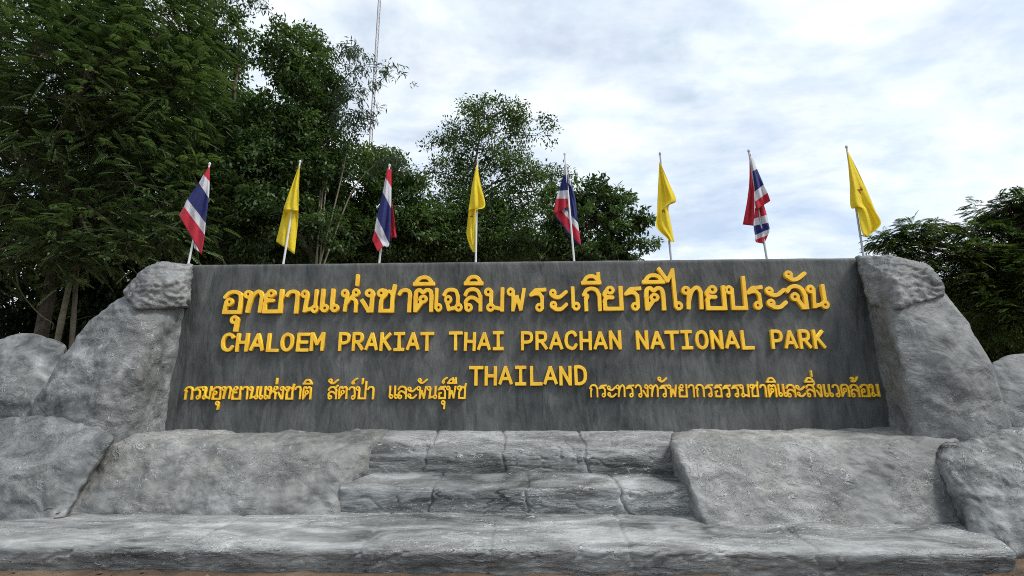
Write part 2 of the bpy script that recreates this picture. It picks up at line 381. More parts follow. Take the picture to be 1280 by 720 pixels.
def box_profile(x0, x1, prof, jitter=0.0):
    P = []
    for x in (x0, x1):
        for (y, z) in prof: P.append(Vector((x, y, z)))
    return P
def joint(lines, w=0.016, depth=0.03, carve=()):
    """grooves along lines given as ((xtop, ztop), (xbot, zbot)) on a riser"""
    def f(co, nr):
        d = np.zeros(len(co), np.float32)
        for (xa, za), (xb, zb) in lines:
            t = (co[:, 2] - zb) / (za - zb)
            t = np.clip(t, -0.3, 1.4)
            gx = xb + (xa - xb) * t + 0.018 * np.sin(co[:, 2] * 19 + xa * 7) + 0.008 * np.sin(co[:, 2] * 47 + xa * 3)
            d += depth * np.exp(-((co[:, 0] - gx) / w) ** 2) * (nr[:, 2] > -0.5)
            # block edges rounded towards the joint
            d += 0.005 * np.exp(-((co[:, 0] - gx) / (w * 3.2)) ** 2)
        for pts, ww, dd in carve:
            A = np.array(pts)
            best = np.full(len(co), 9.0)
            for a, b_ in zip(A[:-1], A[1:]):
                ab = b_ - a
                u = np.clip(((co[:, [0, 2]] - a) @ ab) / (ab @ ab), 0, 1)
                q = a + u[:, None] * ab
                best = np.minimum(best, np.hypot(co[:, 0] - q[:, 0], co[:, 2] - q[:, 1]))
            d += dd * np.exp(-(best / ww) ** 2) * (nr[:, 1] < -0.15)
        return d
    return f
def jl(pa, pb, Ya, Yb):
    a, b_ = at(*pa, Ya), at(*pb, Yb)
    return ((a.x, a.z), (b_.x, b_.z))
def scribbles(rng, x0, x1, z0, z1, n, size=.16):
    out = []
    for _ in range(n):
        x, z = rng.uniform(x0, x1), rng.uniform(z0, z1)
        a = rng.uniform(-.9, .5); pts = [(x, z)]
        for k in range(rng.randint(3, 6)):
            a += rng.uniform(-.7, .7)
            x += math.cos(a) * size * rng.uniform(.25, .5) * rng.choice((1, 1, 1, -1)); z += math.sin(a) * size * .28
            pts.append((x, min(z1, max(z0, z))))
        out.append((pts, rng.uniform(.008, .014), rng.uniform(.010, .02)))
    return out
rng = random.Random(5)
# upper tier of blocks
zt = at(640, 539, 7.62).z; zb = at(640, 590, 7.2).z
x0, x1 = at(455, 560, 7.4).x, at(850, 560, 7.4).x
o = sculpt('stone_step', [box_profile(x0, x1, [(7.62, zt), (7.9, zt + .02), (7.9, 0), (7.22, 0), (7.22, zb), (7.20, zb + .20), (7.30, zb + .34)])], M_STEP, .015, 5, .009, 2.2, .004, 11,
       joint([jl((546, 540), (528, 588), 7.6, 7.2), jl((630, 540), (630, 588), 7.6, 7.2), jl((725, 540), (735, 588), 7.6, 7.2)], .013, .032,
             scribbles(rng, x0, x1, zb + .05, zt - .05, 26)))
tag(o, 'highest step tier of four stamped stone blocks, right under the sign wall', 'step', G_S)
# middle tier
zt = at(640, 591, 7.2).z; zb = at(640, 642, 6.8).z; zf = at(640, 606, 6.85).z
x0, x1 = at(424, 620, 6.8).x, at(872, 620, 6.8).x
xa, xb = at(462, 600, 6.95).x, at(850, 600, 6.95).x
pf = [(6.86, 0), (6.84, zb), (6.775, zf - .08), (6.785, zf - .035), (6.84, zf)]
P = box_profile(x0, x1, pf) + box_profile(xa, xb, [(7.22, zt), (7.3, zt), (7.3, 0)])
o = sculpt('stone_step', [P], M_STEP, .015, 5, .009, 2.2, .004, 12,
       joint([jl((548, 592), (535, 640), 6.9, 6.8), jl((658, 592), (659, 640), 6.9, 6.8), jl((766, 592), (784, 640), 6.9, 6.8)], .013, .032,
             scribbles(rng, x0, x1, zb + .04, zf - .05, 24)))
tag(o, 'middle step tier of four dark-faced blocks with a pale worn top', 'step', G_S)
# plinth: lowest step, the whole width of the monument
zt = at(640, 642, 6.8).z; zf = at(640, 676, 5.92).z
x0, x1 = -6.6, at(1256, 690, 5.9).x
xe = at(1236, 656, 6.5).x
P = box_profile(x0, x0, [(5.74, -.1), (5.70, .08), (5.63, zf - .075), (5.64, zf - .03), (5.70, zf - .006)]) + box_profile(x0 + 3, x1 - .03, [(5.84, -.1), (5.80, .08), (5.725, zf - .075), (5.735, zf - .03), (5.79, zf - .006)]) + box_profile(x0, xe, [(6.82, zt), (7.0, zt), (7.0, -.1)])
P += [Vector((x1, 6.0, -.1)), Vector((x1, 6.0, zf - .05)), Vector((x1 - .02, 6.15, zf + .01)), Vector((x1, 6.15, -.1))]
o = sculpt('stone_step', [P], M_STEP, .020, 4, .014, 1.5, .005, 13,
       joint([jl((460, 678), (462, 715), 5.9, 5.9), jl((612, 650), (613, 715), 5.9, 5.9), jl((785, 680), (790, 715), 5.9, 5.9), jl((250, 680), (243, 715), 5.9, 5.9), jl((1010, 680), (1016, 715), 5.9, 5.9)], .013, .014,
             scribbles(rng, x0 + 1, x1 - .1, .03, zf - .04, 60, .22)))
tag(o, 'long lowest step of grey concrete running the full width at the front', 'step', G_S)

# ------------------------------------------------------------------ sign wall
WY = 7.7
TL, TR = at(226, 331, WY), at(1085, 321, WY)
BL, BR = at(195, 540, WY), at(1125, 542, WY)
WTOP = (at(240, 330.5, WY).z + at(1070, 323, WY).z) / 2
def build_wall():
    nx, nz = 260, 84
    zb = 1.15
    V = []
    def side(z):
        t = (z - BL.z) / (WTOP - BL.z); return BL.x + (TL.x - BL.x) * t, BR.x + (TR.x - BR.x) * t
    for j in range(nz + 1):
        z = zb + (WTOP - zb) * j / nz
        a, b_ = side(z)
        for i in range(nx + 1):
            x = a + (b_ - a) * i / nx
            p = Vector((x * 1.5, z * 1.5, 4.0))
            y = WY + 0.012 * noise.fractal(p, 0.9, 2.0, 4) + .004 * noise.noise(Vector((x * 9, z * 5, 1)))
            zz = z
            if j == nz: zz += 0.006 * noise.noise(Vector((x * 2.3, 0, 7))); y += 0.012
            V.append((x, y, zz))
    W = nx + 1
    Q = [(j * W + i, j * W + i + 1, (j + 1) * W + i + 1, (j + 1) * W + i) for j in range(nz) for i in range(nx)]
    n0 = len(V)
    for j in (0, nz):
        for i in range(nx + 1):
            v = V[j * W + i]; V.append((v[0], WY + 0.55, v[2]))
    b0, b1 = n0, n0 + W
    for i in range(nx):
        Q.append((nz * W + i, nz * W + i + 1, b1 + i + 1, b1 + i))
        Q.append((i + 1, i, b0 + i, b0 + i + 1))
        Q.append((b0 + i + 1, b0 + i, b1 + i, b1 + i + 1))
    me = np_mesh('sign_wall', V, Q, False)
    w = link('sign_wall', me, None, M_WALL)
    return tag(w, 'dark grey concrete sign wall with raised golden Thai and English lettering', 'sign')
WALL = build_wall()

# ------------------------------------------------------------------ stroke lettering
def cat(pts, n=7):
    P = [np.array(p, float) for p in pts]
    P = [2 * P[0] - P[1]] + P + [2 * P[-1] - P[-2]]
    out = []
    for i in range(1, len(P) - 2):
        for k in range(n):
            t = k / n
            out.append(.5 * ((2 * P[i]) + (-P[i - 1] + P[i + 1]) * t + (2 * P[i - 1] - 5 * P[i] + 4 * P[i + 1] - P[i + 2]) * t * t + (-P[i - 1] + 3 * P[i] - 3 * P[i + 1] + P[i + 2]) * t ** 3))
    out.append(P[-2]); return [tuple(p) for p in out]
def S(*p): return ('s', cat(p))
def L(*p): return ('l', list(p))
def C(x, y, r=.118): return ('c', [(x + r * math.cos(a * math.pi / 8), y + r * math.sin(a * math.pi / 8)) for a in range(17)])
b, T = .085, .915
GL = {
 'อ': (.80, [C(.25, .50), L((.135, .50), (.10, b)), L((.10, b), (.70, b), (.70, .6)), S((.70, .6), (.64, .82), (.42, T), (.2, .86), (.06, .70))]),
 'ท': (.80, [C(.11, .80), L((.23, .80), (.16, b)), S((.16, .25), (.30, .70), (.47, .90), (.60, .88), (.68, .72)), L((.68, .72), (.66, b))]),
 'ย': (.80, [C(.30, .82), S((.185, .82), (.10, .70), (.15, .56), (.38, .53)), S((.2, .54), (.10, .43), (.10, .3)), L((.10, .3), (.10, b), (.70, b), (.70, T))]),
 'า': (.60, [S((.06, .74), (.14, .87), (.3, T), (.44, .86), (.48, .7)), L((.48, .7), (.48, b))]),
 'น': (.78, [C(.11, .80), L((.23, .80), (.16, b)), L((.16, .12), (.53, .22)), C(.63, .19), L((.64, .29), (.64, T))]),
 'เ': (.30, [L((.11, T), (.11, .2)), C(.235, .195)]),
 'แ': (.72, [L((.11, T), (.11, .2)), C(.235, .195), L((.52, T), (.52, .2)), C(.645, .195)]),
 'ห': (.80, [C(.11, .80), L((.23, .80), (.16, b)), S((.17, .32), (.33, .52), (.54, .74)), C(.62, .82), S((.42, .62), (.60, .52), (.66, .34)), L((.66, .36), (.66, b))]),
 'ง': (.58, [C(.33, .80), L((.445, .80), (.42, b)), L((.42, b), (.33, b), (.06, .52))]),
 'ช': (.78, [C(.15, .80), S((.17, .915), (.32, .88), (.34, .74), (.20, .58), (.16, .4)), L((.16, .42), (.16, b), (.62, b), (.62, .72)), S((.45, .86), (.55, .84), (.62, .72)), L((.62, .74), (.68, 1.12))]),
 'ซ': (.78, [C(.15, .80), S((.17, .915), (.32, .88), (.34, .74), (.20, .58), (.16, .4)), L((.16, .42), (.16, b), (.62, b), (.62, .72)), L((.62, .74), (.68, 1.12))]),
 'ต': (.80, [L((.12, b), (.11, .6)), S((.11, .6), (.14, .84), (.26, .90), (.38, .80), (.52, .90), (.66, .84), (.70, .62)), L((.70, .64), (.70, b)), C(.39, .53), L((.36, .43), (.15, .12))]),
 'ด': (.80, [L((.12, b), (.11, .6)), S((.11, .6), (.18, .84), (.40, T), (.62, .84), (.70, .62)), L((.70, .64), (.70, b)), C(.39, .53), L((.36, .43), (.15, .12))]),
 'ฉ': (.86, [S((.06, .7), (.18, .87), (.38, T), (.58, .85), (.66, .62)), L((.66, .64), (.66, .30)), C(.70, .20), C(.25, .52), L((.20, .42), (.28, .12)), L((.26, .13), (.60, .20))]),
 'ล': (.80, [S((.06, .68), (.16, .85), (.36, T), (.58, .84), (.70, .58)), L((.70, .6), (.70, b)), C(.21, .18), S((.12, .2), (.09, .42), (.25, .57), (.45, .55), (.66, .40))]),
 'ส': (.80, [S((.06, .68), (.16, .85), (.36, T), (.58, .84), (.70, .58)), L((.70, .6), (.70, b)), C(.21, .18), S((.12, .2), (.09, .42), (.25, .57), (.45, .55), (.66, .40)), L((.56, .80), (.78, 1.02))]),
 'ม': (.80, [C(.11, .80), L((.23, .80), (.22, .29)), C(.21, .185), L((.31, .19), (.66, .12)), L((.68, T), (.68, b))]),
 'พ': (.82, [C(.11, .80), L((.225, .80), (.22, b)), L((.22, b), (.39, .62)), L((.39, .62), (.56, b)), L((.56, b), (.70, T))]),
 'ร': (.70, [C(.41, .18), L((.525, .18), (.52, .58)), S((.66, .89), (.42, .87), (.25, .86), (.06, .68)), S((.06, .68), (.25, .73), (.43, .70), (.52, .56))]),
 'ะ': (.76, [C(.13, .75, .105), S((.10, .655), (.25, .58), (.45, .60), (.70, .79)), C(.15, .27, .105), S((.12, .19), (.28, .10), (.5, .12), (.71, .29))]),
 'ก': (.78, [L((.14, b), (.14, .5)), S((.14, .48), (.20, .62), (.06, .68)), S((.06, .68), (.18, .86), (.38, T), (.58, .84), (.68, .62)), L((.68, .64), (.68, b))]),
 'ไ': (.96, [L((.08, 1.70), (.42, 1.18)), L((.42, 1.18), (.66, 1.62)), L((.66, 1.62), (.69, .2)), C(.81, .195)]),
 'ป': (.86, [C(.11, .80), L((.23, .80), (.22, b), (.74, b), (.74, 1.28))]),
 'จ': (.86, [S((.06, .70), (.2, .87), (.42, T), (.62, .8), (.72, .52)), L((.72, .54), (.72, b)), L((.72, b), (.60, b), (.41, .41)), C(.33, .50)]),
 'ว': (.62, [S((.06, .74), (.16, .88), (.32, T), (.47, .82), (.52, .58)), L((.53, .6), (.545, .18)), C(.43, .18)]),
 'ธ': (.74, [S((.66, .90), (.42, .87), (.27, .87), (.10, .70)), S((.10, .70), (.28, .75), (.52, .72), (.62, .55)), L((.62, .57), (.62, b), (.16, b), (.16, .42)), L((.16, .42), (.32, .46))]),
 'ุ': (0, [C(.55, -.22), L((.665, -.20), (.63, -.66))]),
 'ิ': (0, [L((.06, 1.15), (.74, 1.15)), S((.08, 1.15), (.22, 1.36), (.40, 1.42), (.58, 1.36), (.72, 1.15))]),
 'ี': (0, [L((.06, 1.15), (.74, 1.15)), S((.08, 1.15), (.22, 1.36), (.40, 1.42), (.58, 1.36), (.72, 1.15)), L((.70, 1.15), (.70, 1.50))]),
 'ื': (0, [L((.06, 1.15), (.74, 1.15)), S((.08, 1.15), (.22, 1.36), (.40, 1.42), (.58, 1.36), (.72, 1.15)), L((.70, 1.15), (.70, 1.50)), L((.48, 1.28), (.48, 1.50))]),
 'ั': (0, [C(.14, 1.38, .105), S((.11, 1.30), (.26, 1.19), (.46, 1.21), (.74, 1.42))]),
 '่': (0, [L((.64, 1.16), (.64, 1.50))]),
 '้': (0, [S((.24, 1.38), (.34, 1.44), (.42, 1.34), (.28, 1.18), (.52, 1.19), (.76, 1.46))]),
 '์': (0, [C(.52, 1.24, .08), S((.48, 1.31), (.60, 1.42), (.80, 1.54))]),
 'C': (.70, [S((.62, .74), (.52, .89), (.36, T), (.17, .80), (.10, .5), (.17, .20), (.36, b), (.52, .11), (.62, .26))]),
 'H': (.70, [L((.11, b), (.11, T)), L((.59, b), (.59, T)), L((.11, .5), (.59, .5))]),
 'A': (.74, [L((.07, b), (.37, T)), L((.37, T), (.67, b)), L((.18, .34), (.56, .34))]),
 'L': (.66, [L((.13, T), (.13, b), (.62, b))]),
 'O': (.72, [S((.36, T), (.17, .80), (.10, .5), (.17, .20), (.36, b), (.55, .20), (.62, .5), (.55, .80), (.36, T), (.2, .84))]),
 'E': (.68, [L((.13, b), (.13, T)), L((.13, T), (.62, T)), L((.13, .5), (.56, .5)), L((.13, b), (.62, b))]),
 'M': (.76, [L((.10, b), (.10, T)), L((.66, b), (.66, T)), L((.11, T), (.38, .36)), L((.65, T), (.38, .36))]),
 'P': (.70, [L((.13, b), (.13, T)), S((.13, T), (.38, T), (.56, .86), (.62, .68), (.56, .50), (.38, .43), (.13, .43))]),
 'R': (.72, [L((.13, b), (.13, T)), S((.13, T), (.38, T), (.54, .87), (.59, .70), (.54, .54), (.38, .48), (.13, .48)), L((.36, .46), (.64, b))]),
 'K': (.72, [L((.13, b), (.13, T)), L((.60, T), (.15, .46)), L((.28, .56), (.64, b))]),
 'I': (.64, [L((.10, T), (.54, T)), L((.32, T), (.32, b)), L((.10, b), (.54, b))]),
 'T': (.70, [L((.05, T), (.65, T)), L((.35, T), (.35, b))]),
 'N': (.70, [L((.11, b), (.11, T)), L((.59, b), (.59, T)), L((.12, T), (.58, b))]),
 'D': (.72, [L((.13, b), (.13, T)), S((.13, T), (.36, T), (.56, .78), (.62, .5), (.56, .22), (.36, b), (.13, b))]),
}
TIN = {'ป': -.25, 'ฝ': -.25}
def glyph(cluster, hw):
    """outline loops of a base letter and its marks, from a signed distance grid"""
    base = cluster[0]; w, st = GL[base]
    st = list(st)
    up = any(m in 'ิีืั' for m in cluster[1:])
    for m in cluster[1:]:
        dx = w - .80 + TIN.get(base, 0); dy = 0
        if m in '่้์' and up: dy = .40
        if m == 'ุ' : dx = w - .80
        for kind, pts in GL[m][1]: st.append((kind, [(x + dx, y + dy) for x, y in pts]))
    allp = np.array([p for _, ps in st for p in ps])
    lo = allp.min(0) - .2; hi = allp.max(0) + .2
    step = 1 / 44
    gx = np.arange(lo[0], hi[0] + step, step); gy = np.arange(lo[1], hi[1] + step, step)
    X, Y = np.meshgrid(gx, gy); D = np.full(X.shape, 9.0)
    for kind, ps in st:
        ps = np.array(ps); n = len(ps) - 1
        for i in range(n):
            a, c = ps[i], ps[i + 1]; d = c - a; ln = np.hypot(*d)
            if ln < 1e-6: continue
            u = d / ln
            px = (X - a[0]) * u[0] + (Y - a[1]) * u[1]; py = -(X - a[0]) * u[1] + (Y - a[1]) * u[0]
            if kind == 'l':
                e0 = e1 = hw * .92
                if abs(u[0]) > .03 and abs(u[1]) > .12: e0 = e1 = hw * .45
                q = np.maximum(np.abs(py) - hw, np.maximum(-e0 - px, px - ln - e1))
            else:
                q = np.hypot(px - np.clip(px, 0, ln), py) - hw * (.78 if kind == 'c' else 1)
                if i == 0 and kind == 's': q = np.maximum(q, -px - hw * .5)
            D = np.minimum(D, q)
    return trace(D, gx, gy), w
def trace(D, gx, gy):
    """marching squares"""
    ny, nx = D.shape; seg = {}
    ins = D < 0
    def ex(i, j):   # horizontal edge (i,j)-(i+1,j)
        t = D[j, i] / (D[j, i] - D[j, i + 1]); return (gx[i] + t * (gx[i + 1] - gx[i]), gy[j])
    def ey(i, j):
        t = D[j, i] / (D[j, i] - D[j + 1, i]); return (gx[i], gy[j] + t * (gy[j + 1] - gy[j]))
    pos = {}
    nxt = {}
    code = ins[:-1, :-1] * 1 + ins[:-1, 1:] * 2 + ins[1:, 1:] * 4 + ins[1:, :-1] * 8
    TB = {1: [('l', 'b')], 2: [('b', 'r')], 3: [('l', 'r')], 4: [('r', 't')], 5: [('l', 't'), ('r', 'b')], 6: [('b', 't')], 7: [('l', 't')],
          8: [('t', 'l')], 9: [('t', 'b')], 10: [('t', 'r'), ('b', 'l')], 11: [('t', 'r')], 12: [('r', 'l')], 13: [('r', 'b')], 14: [('b', 'l')]}
    for j, i in zip(*np.nonzero((code > 0) & (code < 15))):
        E = {'b': ('x', i, j), 't': ('x', i, j + 1), 'l': ('y', i, j), 'r': ('y', i + 1, j)}
        for s, e in TB[int(code[j, i])]:
            ks, ke = E[s], E[e]; nxt[ks] = ke
            for k in (ks, ke):
                if k not in pos: pos[k] = ex(k[1], k[2]) if k[0] == 'x' else ey(k[1], k[2])
    loops = []; seen = set()
    for k in list(nxt):
        if k in seen: continue
        lp = []; c = k
        while c not in seen:
            seen.add(c); lp.append(pos[c]); c = nxt.get(c)
            if c is None: break
        # drop nearly collinear and doubled points
        out = []
        for q in lp:
            if not out or math.hypot(q[0] - out[-1][0], q[1] - out[-1][1]) > .006: out.append(q)
        red = []
        m = len(out)
        for t in range(m):
            a, c_, d = out[t - 1], out[t], out[(t + 1) % m]
            cr = abs((c_[0] - a[0]) * (d[1] - c_[1]) - (c_[1] - a[1]) * (d[0] - c_[0]))
            if cr > 1.2e-5: red.append(c_)
        if len(red) > 3: loops.append(red)
    return loops
GC = {}
def letter_mesh(cluster, hw, sx, sz, depth):
    key = (cluster, hw)
    if key not in GC: GC[key] = glyph(cluster, hw)
    loops, w = GC[key]
    cu = bpy.data.curves.new('c', 'CURVE'); cu.dimensions = '2D'; cu.fill_mode = 'BOTH'
    for lp in loops:
        s = cu.splines.new('POLY'); s.points.add(len(lp) - 1)
        for pt, (x, y) in zip(s.points, lp): pt.co = (x * sx, y * sz, 0, 1)
        s.use_cyclic_u = True
    cu.extrude = depth / 2; cu.bevel_depth = 0.003; cu.bevel_resolution = 1; cu.offset = -0.003
    o = bpy.data.objects.new('c', cu); COL.objects.link(o)
    dg = bpy.context.evaluated_depsgraph_get(); dg.update()
    me = bpy.data.meshes.new_from_object(o.evaluated_get(dg))
    bpy.data.objects.remove(o); bpy.data.curves.remove(cu)
    me.transform(__import__('mathutils').Matrix.Rotation(R(90), 4, 'X'))
    me.name = 'letter'; me.materials.clear()
    return me
def put(name, cluster, x, z, sx, sz, hw, depth, jit):
    me = letter_mesh(cluster, hw, sx, sz, depth)
    o = link(name, me, WALL, M_GOLD)
    o.location = (x, WY - depth / 2 + .016, z)
    o.rotation_euler = (0, jit, 0)
    return o
jr = random.Random(3)
# top Thai line: (cluster, left px, right px)
LINE1 = [('อุ', 277.8, 302.5), ('ท', 303, 328.5), ('ย', 328.5, 353), ('า', 355, 373), ('น', 375, 398.5), ('แ', 400, 424), ('ห่', 425, 448.5), ('ง', 449.5, 467.5),
         ('ช', 470, 494), ('า', 496, 514), ('ติ', 516.7, 541.7), ('เ', 543, 552.7), ('ฉ', 552.6, 578.4), ('ลิ', 579, 602.7), ('ม', 604.5, 630), ('พ', 633, 657),
         ('ร', 661.4, 683), ('ะ', 686.4, 710), ('เ', 714.5, 725.5), ('กี', 728, 752), ('ย', 753.6, 779.4), ('ร', 781, 803), ('ติ', 806, 832.5), ('ไ', 824, 853.6),
         ('ท', 853, 879.7), ('ย', 882, 908.6), ('ป', 907.5, 934.5), ('ร', 935, 956), ('ะ', 958, 985), ('จั', 983.5, 1010.7), ('น', 1011, 1037)]
zc = [at(290, 393, WY).z, at(1020, 388.5, WY).z]; Z1 = sum(zc) / 2
H1 = (at(560, 361, WY).z - at(560, 392, WY).z)
for cl, a, c in LINE1:
    xa, xb = at(a, 380, WY - .05).x, at(c, 380, WY - .05).x
    bx_ = [p[0] for lp in glyph(cl[0], .074)[0] for p in lp]
    sx = (xb - xa) / (max(bx_) - min(bx_))
    put('letter', cl, xa - min(bx_) * sx, Z1 + jr.uniform(-.006, .006), sx, H1, .074, .07 if cl[0] != 'ไ' else .074, jr.uniform(-.012, .012))
WORDS = [('CHALOEM', 275, 405), ('PRAKIAT', 421.5, 541.5), ('THAI', 561, 631), ('PRACHAN', 649.5, 778), ('NATIONAL', 794.5, 943), ('PARK', 963, 1033)]
Z2 = (at(340, 440, WY).z + at(1000, 437, WY).z) / 2; H2 = at(640, 414.5, WY).z - at(640, 438.5, WY).z
def word(text, pa, pc, z, h, py, hw=.082):
    xa, xb = at(pa, py, WY - .05).x, at(pc, py, WY - .05).x
    n = len(text); pitch = (xb - xa) / (n - .06)
    for i, ch in enumerate(text):
        w = GL[ch][0]; sx = pitch * .945 / .74
        put('letter', ch, xa + i * pitch + (pitch * .945 - w * sx) / 2, z + jr.uniform(-.005, .005), sx, h, hw, .06, jr.uniform(-.015, .015))
for t, a, c in WORDS: word(t, a, c, Z2, H2, 427)
Z3 = at(660, 482.3, WY).z; H3 = at(660, 457.5, WY).z - Z3
word('THAILAND', 586, 734.5, Z3, H3, 470)
def small(clusters, pa, pc, pyb, pyt):
    xa, xb = at(pa, pyb, WY - .05).x, at(pc, pyb, WY - .05).x
    z = at((pa + pc) / 2, pyb, WY).z; h = at((pa + pc) / 2, pyt, WY).z - z
    ws = [GL[c[0]][0] for c in clusters]; gap = .02
    sx = (xb - xa) / (sum(ws) + gap * (len(ws) - 1)); x = xa
    for c, w in zip(clusters, ws):
        put('small_letter', c, x, z + jr.uniform(-.003, .003), sx, h, .068, .05, jr.uniform(-.01, .01)); x += (w + gap) * sx
small(['ก', 'ร', 'ม', 'อุ', 'ท', 'ย', 'า', 'น', 'แ', 'ห่', 'ง', 'ช', 'า', 'ติ'], 227.5, 388, 500, 482.5)
small(['สั', 'ต', 'ว์', 'ป่', 'า'], 408, 467, 499.8, 482.5)
small(['แ', 'ล', 'ะ', 'พั', 'น', 'ธุ์', 'พื', 'ช'], 484.5, 583, 499.5, 482)
small(['ก', 'ร', 'ะ', 'ท', 'ร', 'ว', 'ง', 'ท', 'รั', 'พ', 'ย', 'า', 'ก', 'ร', 'ธ', 'ร', 'ร', 'ม', 'ช', 'า', 'ติ', 'แ', 'ล', 'ะ', 'สิ่', 'ง', 'แ', 'ว', 'ด', 'ล้', 'อ', 'ม'], 737, 1103, 497.2, 480)

# ------------------------------------------------------------------ flags
def tube(path, radii, n=8):
    V, Q = [], []
    P = [Vector(p) for p in path]
    for i, p in enumerate(P):
        d = (P[min(i + 1, len(P) - 1)] - P[max(i - 1, 0)]).normalized()
        u = d.cross(Vector((0.3, 1, 0.1))).normalized(); v = d.cross(u)
        for k in range(n):
            a = 2 * math.pi * k / n
            V.append(tuple(p + (u * math.cos(a) + v * math.sin(a)) * radii[i]))
    for i in range(len(P) - 1):
        for k in range(n):
            Q.append((i * n + k, i * n + (k + 1) % n, (i + 1) * n + (k + 1) % n, (i + 1) * n + k))
    m = len(V); V.append(tuple(P[0])); V.append(tuple(P[-1]))
    T_ = len(P) - 1
    for k in range(n):
        Q.append((m, (k + 1) % n, k, k)); Q.append((m + 1, T_ * n + k, T_ * n + (k + 1) % n, T_ * n + (k + 1) % n))
    return V, Q
def pydata(name, V, Q):
    me = bpy.data.meshes.new(name)
    me.from_pydata([tuple(v) for v in V], [], [tuple(dict.fromkeys(q)) for q in Q]); me.update()
    return me
FY = WY + 0.24
def cloth(name, parent, origin, panels, emblem=None, seed=0):
    """hanging cloth: each panel is rows of (left, right) points; colours per band; depth carries the folds"""
    ox, oy = origin; V, Q, MI = [], [], []
    mats = [M_CY, M_CR, M_CW, M_CB, M_CE]; code = {'y': 0, 'r': 1, 'w': 2, 'b': 3}
    fr = random.Random(seed)
    for rows, cols, y0, y1 in panels:
        lp = cat([r[0] for r in rows], 10); rp = cat([r[1] for r in rows], 10)
        ns = 18; base = len(V); nr_ = len(lp)
        ph = fr.uniform(0, 6)
        for i in range(nr_):
            t = i / (nr_ - 1)
            for k in range(ns + 1):
                s = k / ns
                x = lp[i][0] + (rp[i][0] - lp[i][0]) * s; y = lp[i][1] + (rp[i][1] - lp[i][1]) * s
                wav = math.sin(s * 7.5 + t * 2.2 + ph) * .6 + .4 * math.sin(s * 13 - t * 5 + ph * 2)
                width = abs(rp[i][0] - lp[i][0]) / 5.14 / 85
                dep = FY + y0 + (y1 - y0) * t + min(.05, .28 * width) * wav + .05 * (s - .5) * math.sin(t * 3 + ph)
                V.append(at(ox + x / 5.14, oy + y / 5.14, dep))
        for i in range(nr_ - 1):
            c = code[cols[min(len(cols) - 1, i // 10)]]
            for k in range(ns):
                q = base + i * (ns + 1) + k
                Q.append((q, q + 1, q + ns + 2, q + ns + 1)); mi = c
                if emblem:
                    ex, ey, er = emblem; s = (k + .5) / ns; ii = (i + .5)
                    x = lp[i][0] + (rp[i][0] - lp[i][0]) * s; y = lp[i][1] + (rp[i][1] - lp[i][1]) * s
                    dx, dy = (x - ex) / er, (y - ey) / er
                    if abs(dx + .25 * dy) < .28 and abs(dy) < 1.2 or (abs(dy + .5) < .3 and abs(dx) < 1.1) or (dy > .3 and abs(abs(dx) - .7) < .2 and dy < .9): mi = 4
                MI.append(mi)
    me = pydata(name, V, Q)
    o = link(name, me, parent, mats)
    me.polygons.foreach_set('material_index', MI); me.polygons.foreach_set('use_smooth', [True] * len(MI)); me.update()
    s = o.modifiers.new('thickness', 'SOLIDIFY'); s.thickness = 0.003
    return o
def flag(origin, base, tip, panels, label, white=True, emblem=None, seed=0):
    ox, oy = origin
    pb = at(ox + base[0] / 5.14, oy + base[1] / 5.14, FY); pt = at(ox + tip[0] / 5.14, oy + tip[1] / 5.14, FY)
    d = (pt - pb).normalized()
    foot = pb - d * ((pb.z - WTOP + .02) / d.z)
    r = empty('flag', foot)
    tag(r, label, 'flag', 'flags along the top of the sign wall')
    mat = M_POLE if white else M_POLEG
    V, Q = tube([foot, foot + (pt - foot) * .5, pt], [.017, .0155, .013], 10)
    p = link('pole', pydata('pole', V, Q), r, mat)
    V, Q = tube([pt, pt + d * .015, pt + d * .04, pt + d * .055], [.014, .02, .02, .006], 10)
    link('finial', pydata('finial', V, Q), r, mat)
    cloth('cloth', r, origin, panels, emblem, seed)
    return r
F, B_ = -.06, .03
flag((210, 195), (132, 688), (266, 60), [
    ([((262, 70), (268, 74)), ((228, 118), (267, 165)), ((198, 172), (262, 270)), ((125, 278), (242, 430)), ((103, 325), (236, 505)), ((70, 380), (216, 636))], 'rwbwr', F, F),
    ([((163, 505), (200, 525)), ((168, 560), (208, 575)), ((168, 592), (212, 625))], 'bw', B_ + .02, B_)],
    'tricolour flag at the far left, blue band spread wide, pole leaning right', seed=1)
flag((320, 195), (175, 695), (282, 45), [
    ([((277, 58), (281, 58)), ((228, 195), (276, 195)), ((180, 330), (272, 340)), ((182, 338), (271, 350))], 'yyy', F, F - .02),
    ([((182, 330), (272, 335)), ((158, 430), (270, 420)), ((128, 550), (248, 632))], 'yy', B_, B_ + .02)],
    'first yellow flag from the left, drooping left behind its white pole', seed=2)
flag((440, 195), (175, 690), (240, 70), [
    ([((226, 82), (258, 88)), ((215, 140), (254, 200)), ((198, 232), (251, 335)), ((160, 390), (240, 565)), ((145, 475), (202, 582)), ((130, 540), (165, 615))], 'rwbwr', F, F),
    ([((245, 300), (258, 310)), ((246, 400), (272, 400)), ((246, 530), (286, 524))], 'rr', B_, B_ + .03)],
    'tricolour flag second of its kind from the left, narrow with a red tail behind', seed=3)
flag((560, 195), (178, 682), (190, 35), [
    ([((183, 60), (188, 60)), ((155, 190), (212, 190)), ((136, 320), (239, 320)), ((132, 350), (182, 346))], 'yyy', F, F),
    ([((134, 340), (182, 340)), ((124, 430), (182, 430)), ((120, 510), (181, 520)), ((146, 590), (180, 590)), ((160, 618), (172, 618))], 'yyyy', B_, B_)],
    'yellow flag over the centre of the wall, notched on its left edge, against trees', emblem=(152, 378, 9), seed=4)
